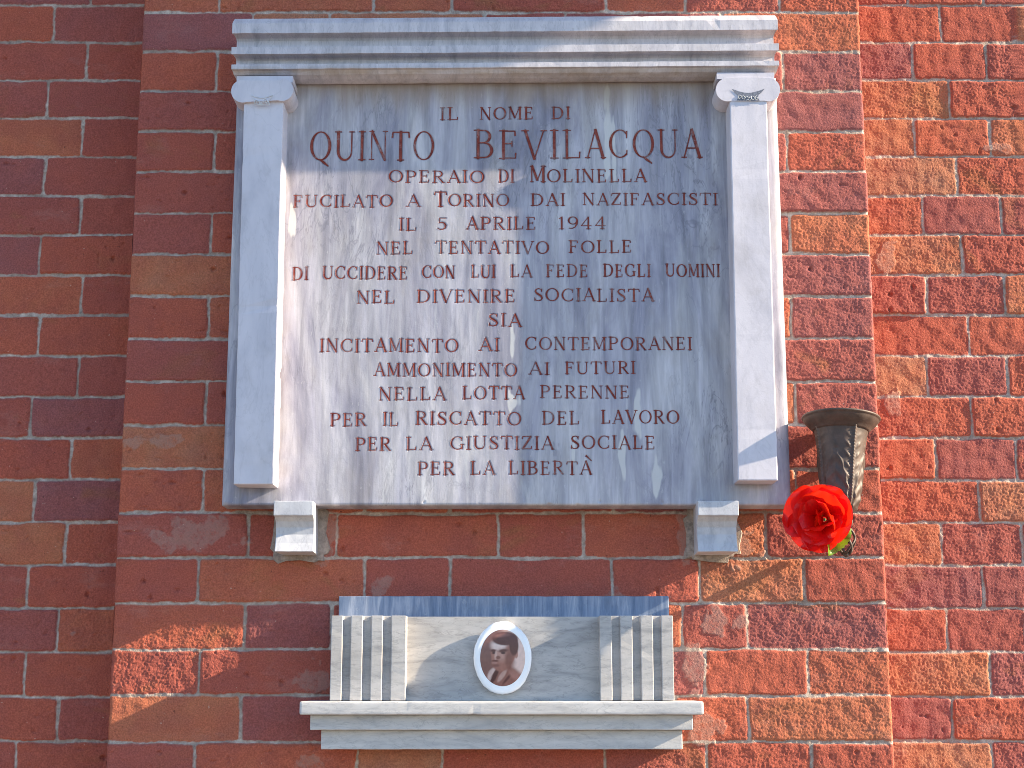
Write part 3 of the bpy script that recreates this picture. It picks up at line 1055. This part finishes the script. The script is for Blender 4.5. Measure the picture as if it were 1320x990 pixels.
# ------------------------------------------------------------------ brackets under the plaque
def bracket(pl, pr, label):
    """px of the front of the head block"""
    o = 0.086
    xa, za = at(pl, 646, -o)
    xb, zt_ = at(pr, 645.5, -o)
    zh = at(pl, 664.3, -o)[1]
    zb_ = at(pl, 711, -0.07)[1]
    t = thing('stone_bracket', label, 'bracket', (0.5 * (xa + xb), 0, zb_), 'stone brackets under the plaque')
    hgt = zh - zb_
    pf = [(-0.003, zb_), (0.0705, zb_), (0.0650, zb_ + hgt * 0.25), (0.0615, zb_ + hgt * 0.5), (0.0625, zb_ + hgt * 0.70), (0.0675, zb_ + hgt * 0.86), (0.076, zh - hgt * 0.035), (o, zh),
          (o, zt_), (-0.003, zt_)]
    bm = bmesh.new()
    extrude_x(bm, pf, xa, xb, 0.03)
    worn(bm, 0, 0.009, 0.00022, 0.02, 0.0007, int(pl))
    done('corbel', bm, M_CORBEL, t, bevel=0.0022, seg=2)
    # bed of mortar the stone is set in
    bm = bmesh.new()
    rr = random.Random(int(pl))
    ring = []
    for i in range(28):
        a = 2 * math.pi * i / 28
        k = 1 + rr.uniform(-0.12, 0.12)
        sx = (xb - xa) * 0.5 + 0.016
        sz = (zt_ - zb_) * 0.5 + 0.007
        p = max(abs(math.cos(a)) ** 0.45, 1e-3) * math.copysign(1, math.cos(a)), max(abs(math.sin(a)) ** 0.45, 1e-3) * math.copysign(1, math.sin(a))
        ring.append((0.5 * (xa + xb) + p[0] * sx * k, 0.5 * (za + zb_) + p[1] * sz * k - 0.003))
    cxm = 0.5 * (xa + xb)
    prism(bm, [(cxm + (x - cxm) * 0.93, -0.0045, z) for x, z in ring], [(x, 0.004, z) for x, z in ring])
    done('mortar_bed', bm, M_MORTAR, t, smooth=False)


M_MORTAR = mat_plain('pale_mortar', (0.34, 0.265, 0.22), 0.95, 0.15, 0, 0.4, 120, 0.0015)
bracket(353, 404, 'left small marble bracket, half sunlit, carrying the plaque corner')
bracket(899.5, 952, 'right small marble bracket, wholly in shade, beside the red flower')

# ------------------------------------------------------------------ small memorial shelf below
OB = 0.072                                       # front of the block
shelf = thing('memorial_shelf', 'small stepped marble shelf with fluted ends and oval portrait below the plaque', 'shelf', (0, 0, EYE - 0.10))
bm = bmesh.new()
xa, zt_ = at(437, 768.5, -0.022)
xb, _ = at(862, 768.5, -0.022)
zb_ = at(0, 900, -0.022)[1]
box(bm, xa, xb, -0.022, 0.004, zb_, zt_)
worn(bm, 0, 0.010, 0.0003, 0.03, 0.0009, 11)
done('back_slab', bm, M_BLUE, shelf, bevel=0.0012)
zt2 = at(0, 793.5, -OB)[1]
zb2 = at(0, 903.5, -OB)[1]
bm = bmesh.new()
px0, px1 = at(522.5, 850, -OB)[0], at(774.0, 850, -OB)[0]
OPN = 0.044
box(bm, px0 - 0.004, px1 + 0.004, -OPN, -0.0222, zb2, zt2 - 0.0005)
done('panel', bm, M_BOX, shelf, bevel=0.001)


def fluted(px_list, name):
    """px_list: px of left and right edge of each raised bar"""
    bm = bmesh.new()
    out = []
    for i, (a, b) in enumerate(px_list):
        x0, x1 = at(a, 850, -OB)[0], at(b, 850, -OB)[0]
        if i:
            out += [(out[-1][0] + 0.0006, -OB + 0.009), (x0 - 0.0006, -OB + 0.009)]
        out += [(x0, -OB), (x1, -OB)]
    out = out + [(out[-1][0], -0.0224), (out[0][0], -0.0224)]
    prism(bm, [(x, y, zb2 + 0.0004) for x, y in out], [(x, y, zt2) for x, y in out])
    worn(bm, 2, 0.008, 0.00018, 0.03, 0.0007, int(px_list[0][0]))
    return done(name, bm, M_BOX, shelf, bevel=0.0011, seg=2)


fluted([(426, 440.8), (451.5, 466.8), (478, 492.6), (504, 523)], 'fluted_block')
fluted([(773.5, 789), (800, 815.6), (826.5, 842.2), (853, 868.3)], 'fluted_block')
for (l, r, t_, b_, o) in ((386, 907.5, 904.0, 921.5, 0.098), (400, 893.5, 921.5, 941, 0.080), (414, 880, 941, 966, 0.064)):
    bm = bmesh.new()
    xa, zt_ = at(l, t_, -o)
    xb, zb_ = at(r, b_, -o)
    if o == 0.098:
        zt_ = zb2 - 0.0002
    box(bm, xa, xb, -o, 0.004, zb_, zt_)
    worn(bm, 0, 0.009, 0.00022, 0.012, 0.0010, int(l))
    done('shelf_tier', bm, M_SHELF, shelf, bevel=0.0035 if o == 0.098 else 0.0016, seg=3)

# ------------------------------------------------------------------ oval portrait
OY = -OPN - 0.0095
ocx, ocz = at(648, 848, OY)
orx, orz = 37.0 * 0.001195, 45.8 * 0.001195
por = thing('oval_portrait', 'small oval sepia portrait of a dark haired man on white rimmed ceramic', 'portrait', (ocx, OY, ocz))
NR, NA = 14, 72
bm = bmesh.new()
orr = random.Random(4)
edge = [1 + 0.006 * math.sin(5 * a_ / NA * 6.28) + orr.uniform(-0.008, 0.008) for a_ in range(NA)]
rings = []
for rr_, yy in ((0.76, -0.0034), (0.86, -0.0034), (0.95, -0.0030), (0.988, -0.0016), (1.0, 0.0008), (0.97, 0.0040), (0.55, 0.0092)):
    rings.append([bm.verts.new((orx * rr_ * edge[a] * math.cos(2 * math.pi * a / NA), yy, orz * rr_ * edge[a] * math.sin(2 * math.pi * a / NA))) for a in range(NA)])
for r0, r1 in zip(rings[:-1], rings[1:]):
    for a in range(NA):
        bm.faces.new((r0[a], r0[(a + 1) % NA], r1[(a + 1) % NA], r1[a]))
bm.faces.new(rings[-1])
me = bpy.data.meshes.new('ceramic_rim')
bmesh.ops.recalc_face_normals(bm, faces=bm.faces)
bm.to_mesh(me); bm.free()
me.polygons.foreach_set('use_smooth', [True] * len(me.polygons))
link('ceramic_rim', me, M_CERAMIC, por)


def soft(u, v, cx, cy, rx, ry, s=0.15, rot=0.0):
    c, s_ = math.cos(rot), math.sin(rot)
    a, b = (u - cx) * c + (v - cy) * s_, -(u - cx) * s_ + (v - cy) * c
    return 1 - sstep(1 - s, 1 + s, np.hypot(a / rx, b / ry))


def half(u, v, x, y, nx, ny, s):
    return sstep(-s, s, (u - x) * nx + (v - y) * ny)


rad = np.linspace(0, 1, 60)
ang = np.linspace(0, 2 * math.pi, 121)
A_, R_ = np.meshgrid(ang, rad)
U, V = R_ * np.cos(A_), R_ * np.sin(A_)
img = np.zeros(U.shape + (3,))
def paint(m, c):
    global img
    img = img * (1 - m[..., None]) + np.array(c) * m[..., None]
img[:] = (0.20, 0.085, 0.070)
paint(sstep(-0.2, 0.75, U + 0.15 * V), (0.72, 0.50, 0.43))
paint(sstep(-0.35, -1.0, V), (0.30, 0.15, 0.12))
# coat and shoulders
coat = np.clip(half(U, V, -0.62, -0.62, 0.62, -0.80, 0.10) * half(U, V, 0.60, -0.42, -0.62, -0.86, 0.10) + soft(U, V, 0.1, -1.0, 0.8, 0.55, 0.1), 0, 1) * sstep(-0.22, -0.42, V)
paint(coat, (0.26, 0.105, 0.080))
# neck
paint(soft(U, V, 0.10, -0.28, 0.27, 0.30, 0.2), (0.24, 0.085, 0.062))
# collar, shirt, tie
paint(soft(U, V, -0.46, -0.58, 0.17, 0.26, 0.2, -0.7), (0.58, 0.40, 0.35))
paint(soft(U, V, -0.36, -0.64, 0.10, 0.34, 0.25, -0.55), (0.09, 0.030, 0.026))
paint(soft(U, V, -0.02, -0.62, 0.09, 0.30, 0.3, -0.75), (0.46, 0.27, 0.22))
paint(soft(U, V, 0.22, -0.72, 0.05, 0.32, 0.5, -0.8), (0.12, 0.04, 0.034))
paint(soft(U, V, 0.55, -0.62, 0.30, 0.14, 0.5, -0.5), (0.36, 0.16, 0.125))
# ear, head, face
paint(soft(U, V, 0.60, 0.13, 0.085, 0.15, 0.2), (0.42, 0.19, 0.145))
paint(soft(U, V, 0.03, 0.22, 0.56, 0.54, 0.07), (0.34, 0.135, 0.10))
paint(soft(U, V, -0.08, -0.08, 0.42, 0.40, 0.12), (0.33, 0.135, 0.10))
paint(soft(U, V, -0.18, 0.44, 0.34, 0.20, 0.45), (0.70, 0.52, 0.46))
paint(soft(U, V, -0.02, 0.10, 0.30, 0.20, 0.7), (0.46, 0.24, 0.19))
paint(soft(U, V, 0.30, -0.02, 0.20, 0.38, 0.6), (0.22, 0.080, 0.060))
# hair
hair = np.clip(soft(U, V, 0.10, 0.68, 0.58, 0.24, 0.12) + soft(U, V, 0.50, 0.42, 0.20, 0.34, 0.15), 0, 1)
paint(hair, (0.105, 0.030, 0.024))
paint(soft(U, V, -0.05, 0.80, 0.34, 0.07, 0.7, 0.1), (0.24, 0.095, 0.075))
# brows, eyes, nose, mouth
paint(soft(U, V, -0.40, 0.25, 0.15, 0.055, 0.5, -0.1), (0.10, 0.03, 0.026))
paint(soft(U, V, 0.02, 0.25, 0.20, 0.06, 0.5, 0.1), (0.11, 0.034, 0.028))
paint(soft(U, V, -0.38, 0.17, 0.09, 0.04, 0.4), (0.07, 0.022, 0.02))
paint(soft(U, V, 0.02, 0.17, 0.10, 0.04, 0.4), (0.07, 0.022, 0.02))
paint(soft(U, V, -0.30, 0.10, 0.055, 0.17, 0.5, -0.15), (0.54, 0.33, 0.275))
paint(soft(U, V, -0.20, 0.01, 0.10, 0.06, 0.5), (0.20, 0.075, 0.058))
paint(soft(U, V, -0.34, -0.11, 0.15, 0.035, 0.5), (0.12, 0.035, 0.03))
paint(soft(U, V, -0.36, -0.18, 0.11, 0.04, 0.6), (0.38, 0.18, 0.145))
paint(soft(U, V, -0.30, -0.27, 0.16, 0.05, 0.7), (0.20, 0.075, 0.06))
img *= (1 + 0.10 * perlin(U / 0.12, V / 0.12, 77))[..., None]
Pp = np.stack([U * orx * 0.772, -0.0036 - 0.0014 * (1 - R_ ** 2), V * orz * 0.772], -1)
po = grid_obj('photograph', Pp + np.array(por.location), mat_portrait(), por)
ca = po.data.color_attributes.new('tint', 'FLOAT_COLOR', 'POINT')
ca.data.foreach_set('color', np.concatenate([img, np.ones(img.shape[:2] + (1,))], -1).ravel().astype(np.float32))

# ------------------------------------------------------------------ bronze wall vase
VY = -0.064
vx, vz = at(1084, 556, VY)
vase = thing('flower_vase', 'dark bronze wall vase with wide round rim and leaf relief, empty', 'vase', (vx, VY, vz))
KM = (DIST + VY) / F
vh = lambda y: (at(1085, y, VY)[1] - vz)


def lathe(name, prof, mat, parent, na=72, disp=None, capb=True):
    zs = np.array([p[1] for p in prof]); rs = np.array([p[0] for p in prof])
    A = np.linspace(0, 2 * math.pi, na + 1)[:-1]
    bm = bmesh.new()
    rings = []
    for i, (r, z) in enumerate(prof):
        ring = []
        for a in A:
            rr = r + (disp(a, z, r) if disp else 0)
            ring.append(bm.verts.new((rr * math.cos(a), rr * math.sin(a), z)))
        rings.append(ring)
    for r0, r1 in zip(rings[:-1], rings[1:]):
        for k in range(na):
            bm.faces.new((r0[k], r0[(k + 1) % na], r1[(k + 1) % na], r1[k]))
    if capb:
        bm.faces.new(rings[-1])
        bm.faces.new(list(reversed(rings[0])))
    bmesh.ops.recalc_face_normals(bm, faces=bm.faces)
    me = bpy.data.meshes.new(name)
    bm.to_mesh(me); bm.free()
    me.polygons.foreach_set('use_smooth', [True] * len(me.polygons))
    return link(name, me, mat, parent)


TH0 = R(-90 + 19)                                  # the raised rib that faces the viewer's right


def leafy(a, z, r):
    t = -z / 0.135
    d = (a - TH0 + math.pi / 4) % (math.pi / 2) - math.pi / 4      # angle from the nearest rib
    e = math.pi / 4 - abs(d)                                        # angle from the middle of a face
    rib = 0.0030 * math.exp(-(d / 0.060) ** 2) + 0.0007 * math.sin(z * 1300) * math.exp(-(d / 0.075) ** 2)
    on = min(1, max(0, (t - 0.05) * 9)) * min(1, max(0, (1.0 - t) * 9))
    # leaf standing on the lower part of every face: lobed outline, midrib, curving veins
    w = 0.50 * min(1, max(0, (t - 0.30) * 2.6)) ** 0.7 + 0.07 * abs(math.sin(t * 19))
    rim_ = 0.0017 * math.exp(-((e - w) / 0.060) ** 2) if t > 0.27 else 0.0
    vein = 0.0009 * math.sin((t * 6.5 - e * 1.5) * 2 * math.pi) * (1 if e < w else 0)
    mid_ = 0.0012 * math.exp(-(e / 0.05) ** 2) * (1 if t > 0.32 else 0)
    # small curling leaves that climb both sides of the rib
    curl = 0.0015 * max(0, math.sin((t * 8.5 + abs(d) * 1.9) * 2 * math.pi)) * math.exp(-((abs(d) - 0.24) / 0.12) ** 2)
    return rib + on * (rim_ + vein + mid_ + curl)


cup_prof = []
for y, px in ((552.5, 35.5), (556, 35), (562, 33.6), (575, 31.5), (590, 29.6), (605, 28.2), (620, 27), (635, 25.6), (648, 23.6), (657, 20.0), (663, 14), (667, 7), (668, 3)):
    cup_prof.append((px * KM, vh(y)))
fine = []
for (r0, z0), (r1, z1) in zip(cup_prof[:-1], cup_prof[1:]):
    n = max(2, int(abs(z1 - z0) / 0.0016))
    fine += [(r0 + (r1 - r0) * i / n, z0 + (z1 - z0) * i / n) for i in range(n)]
lathe('cup', fine, M_BRONZE, vase, 144, leafy)
zr = vh(541)
rimp = [(36 * KM, vh(557)), (37 * KM, vh(555)), (41 * KM, vh(551.5)), (45.5 * KM, vh(547.5)), (48.5 * KM, vh(543.5)), (49.2 * KM, zr - 0.0006), (50.6 * KM, zr), (51.0 * KM, zr + 0.0016), (50.4 * KM, zr + 0.0032), (49.2 * KM, zr + 0.0034),
        (48.4 * KM, zr + 0.0018), (45.0 * KM, vh(546.0)), (40 * KM, vh(550.5)), (34 * KM, vh(553.5)), (30 * KM, vh(575)), (24 * KM, vh(640))]
lathe('rim', rimp, M_BRONZE, vase, 96)
bm = bmesh.new()
zc = vh(675)
bmesh.ops.create_uvsphere(bm, u_segments=24, v_segments=14, radius=0.0125, matrix=Matrix.Translation((0.006, 0.0, zc)) @ Matrix.Diagonal((1, 1, 0.85, 1)))
me = bpy.data.meshes.new('knob'); bm.to_mesh(me); bm.free()
me.polygons.foreach_set('use_smooth', [True] * len(me.polygons))
link('knob', me, M_BRONZE, vase)
# openwork finial below, and the arm that holds the vase to the wall
bm = bmesh.new()
fx, fz = 0.008, vh(698)
for k in range(4):
    a0 = k * math.pi / 2 + 0.5
    pts = []
    for i in range(13):
        t = i / 12
        a = a0 + 2.2 * t
        r = 0.0135 * math.sin(math.pi * min(1, 0.12 + t * 0.8)) ** 0.7
        pts.append((fx + r * math.cos(a), r * math.sin(a), fz + 0.019 - 0.040 * t))
    tube(bm, pts, 0.0021, 7)
    pts = [(fx + (0.0135 * math.sin(math.pi * min(1, 0.12 + i / 12 * 0.8)) ** 0.7) * math.cos(a0 - 2.2 * i / 12),
            (0.0135 * math.sin(math.pi * min(1, 0.12 + i / 12 * 0.8)) ** 0.7) * math.sin(a0 - 2.2 * i / 12), fz + 0.019 - 0.040 * i / 12) for i in range(13)]
    tube(bm, pts, 0.0019, 7)
bmesh.ops.create_uvsphere(bm, u_segments=12, v_segments=8, radius=0.005, matrix=Matrix.Translation((fx, 0, fz - 0.021)))
me = bpy.data.meshes.new('finial'); bm.to_mesh(me); bm.free()
me.polygons.foreach_set('use_smooth', [True] * len(me.polygons))
link('finial', me, M_BRONZE, vase)
bm = bmesh.new()
tube(bm, [(0.0, 0.02, vh(600)), (0.0, 0.05, vh(592)), (0.0, -VY + 0.004, vh(590))], 0.009, 12)
me = bpy.data.meshes.new('wall_arm'); bm.to_mesh(me); bm.free()
link('wall_arm', me, M_BRONZE, vase)
bm = bmesh.new()
tube(bm, [(0.004, 0.006, vh(676)), (0.004, 0.045, vh(690)), (0.004, -VY + 0.004, vh(688))], 0.006, 10)
me = bpy.data.meshes.new('wall_arm'); bm.to_mesh(me); bm.free()
link('wall_arm', me, M_BRONZE, vase)
vase.rotation_euler = (R(-5), R(3.5), 0)

# ------------------------------------------------------------------ red flower
FY = -0.120
fx, fz = at(1060, 669, FY)
flower = thing('red_flower', 'bright red ruffled flower with a green leaf below the bronze vase', 'flower', (fx, FY, fz))
axis = Vector((-0.42, -0.90, -0.02)).normalized()
ux = Vector((0, 0, 1)).cross(axis).normalized()
uy = axis.cross(ux)
fr = random.Random(21)


def petal(phi, length, width, open_, curl, base, back, ruff):
    """open_: 0 = along the flower axis, 90 = flat; curl bends the tip outwards"""
    rd = (math.cos(phi) * ux + math.sin(phi) * uy)
    tg = axis.cross(rd)
    nu, nv = 15, 13
    P = np.zeros((nv, nu, 3))
    p0 = rd * base - axis * back
    ph0 = fr.uniform(0, 6)
    pos = Vector(p0)
    step = length / (nv - 1)
    for j in range(nv):
        t = j / (nv - 1)
        a = R(open_ + curl * t ** 1.5)
        d = rd * math.sin(a) + axis * math.cos(a)
        nrm = rd * -math.cos(a) + axis * math.sin(a)
        if j:
            pos = pos + d * step
        wdt = width * (math.sin(math.pi * min(1, 0.10 + 0.62 * t)) ** 0.75) * (1 - 0.80 * max(0, t - 0.80) ** 1.2 * 2.2)
        for i in range(nu):
            s = i / (nu - 1) * 2 - 1
            cup = (0.26 * (1 - t * 0.55)) * width * s * s
            rf = ruff * t * t * (math.sin(s * 5.2 + ph0) * 0.6 + math.sin(s * 9.5 + 2 * ph0) * 0.4) * abs(s) ** 0.5
            edge = -0.10 * length * t * s * s
            q = pos + tg * (wdt * s) + nrm * (cup + rf) + d * edge
            P[j, i] = q
    return P


spec = []
# angle, length, width, opening, curl, base, back, ruffle: loose outer petals, middle petals, folded heart
for ph, ln_, wd, op, cu in ((1.75, 0.054, 0.040, 62, 18), (0.70, 0.053, 0.036, 52, 34), (2.75, 0.057, 0.040, 70, 14), (3.75, 0.056, 0.036, 64, 26),
                            (4.55, 0.050, 0.030, 60, 34), (5.35, 0.038, 0.028, 58, 40), (6.10, 0.044, 0.033, 48, 50)):
    spec.append((ph, ln_, wd, op, cu, 0.003, 0.012, 0.0032))
for ph, ln_, wd, op, cu in ((1.20, 0.049, 0.036, 36, 26), (2.60, 0.046, 0.032, 44, 30), (4.20, 0.046, 0.034, 40, 38), (5.80, 0.040, 0.030, 34, 44)):
    spec.append((ph, ln_, wd, op, cu, 0.004, 0.008, 0.0040))
for ph, ln_, wd, op, cu in ((0.55, 0.044, 0.028, 14, 10), (2.1, 0.036, 0.022, 24, 40), (3.5, 0.038, 0.030, 16, 46), (4.9, 0.040, 0.026, 8, 20)):
    spec.append((ph, ln_, wd, op, cu, 0.008, 0.003, 0.0040))
for ph in (0.2, 2.6):
    spec.append((ph, 0.034, 0.014, -6, 14, 0.002, 0.0, 0.0025))
for s_ in spec:
    P = petal(*[v_ * fr.uniform(0.93, 1.07) if i_ in (1, 2) else v_ for i_, v_ in enumerate(s_)])
    po = grid_obj('petal', P + np.array(flower.location), M_PETAL, flower)
    md = po.modifiers.new('sub', 'SUBSURF'); md.levels = 1; md.render_levels = 1


def leaf(tip_px, base_px, wid, Yt, Yb, nv=22):
    (xa, za), (xb, zb_) = at(*base_px, Yb), at(*tip_px, Yt)
    a, b = Vector((xa, Yb, za)), Vector((xb, Yt, zb_))
    d = (b - a)
    side = d.cross(Vector((0.25, -1, 0.2))).normalized()
    nrm = side.cross(d).normalized()
    P = np.zeros((nv, 9, 3))
    for j in range(nv):
        t = j / (nv - 1)
        w = wid * math.sin(math.pi * min(1, 0.08 + 0.92 * t)) ** 0.8 * (1 + 0.14 * (j % 2))
        for i in range(9):
            s = i / 4 - 1
            P[j, i] = a + d * t + side * (w * s) + nrm * (0.35 * w * abs(s) + 0.004 * math.sin(t * 7 + s))
    grid_obj('leaf', P, M_LEAF, flower)


leaf((1067, 717), (1093, 672), 0.0135, -0.128, -0.118)
bm = bmesh.new()
p0 = Vector(flower.location) - axis * 0.012
x2, z2 = at(1086, 672, -0.095)
tube(bm, [p0, p0 - axis * 0.012 + Vector((0.004, 0, -0.002)), Vector((x2, -0.088, z2))], 0.0022, 8)
done('stem', bm, M_STEM, flower)
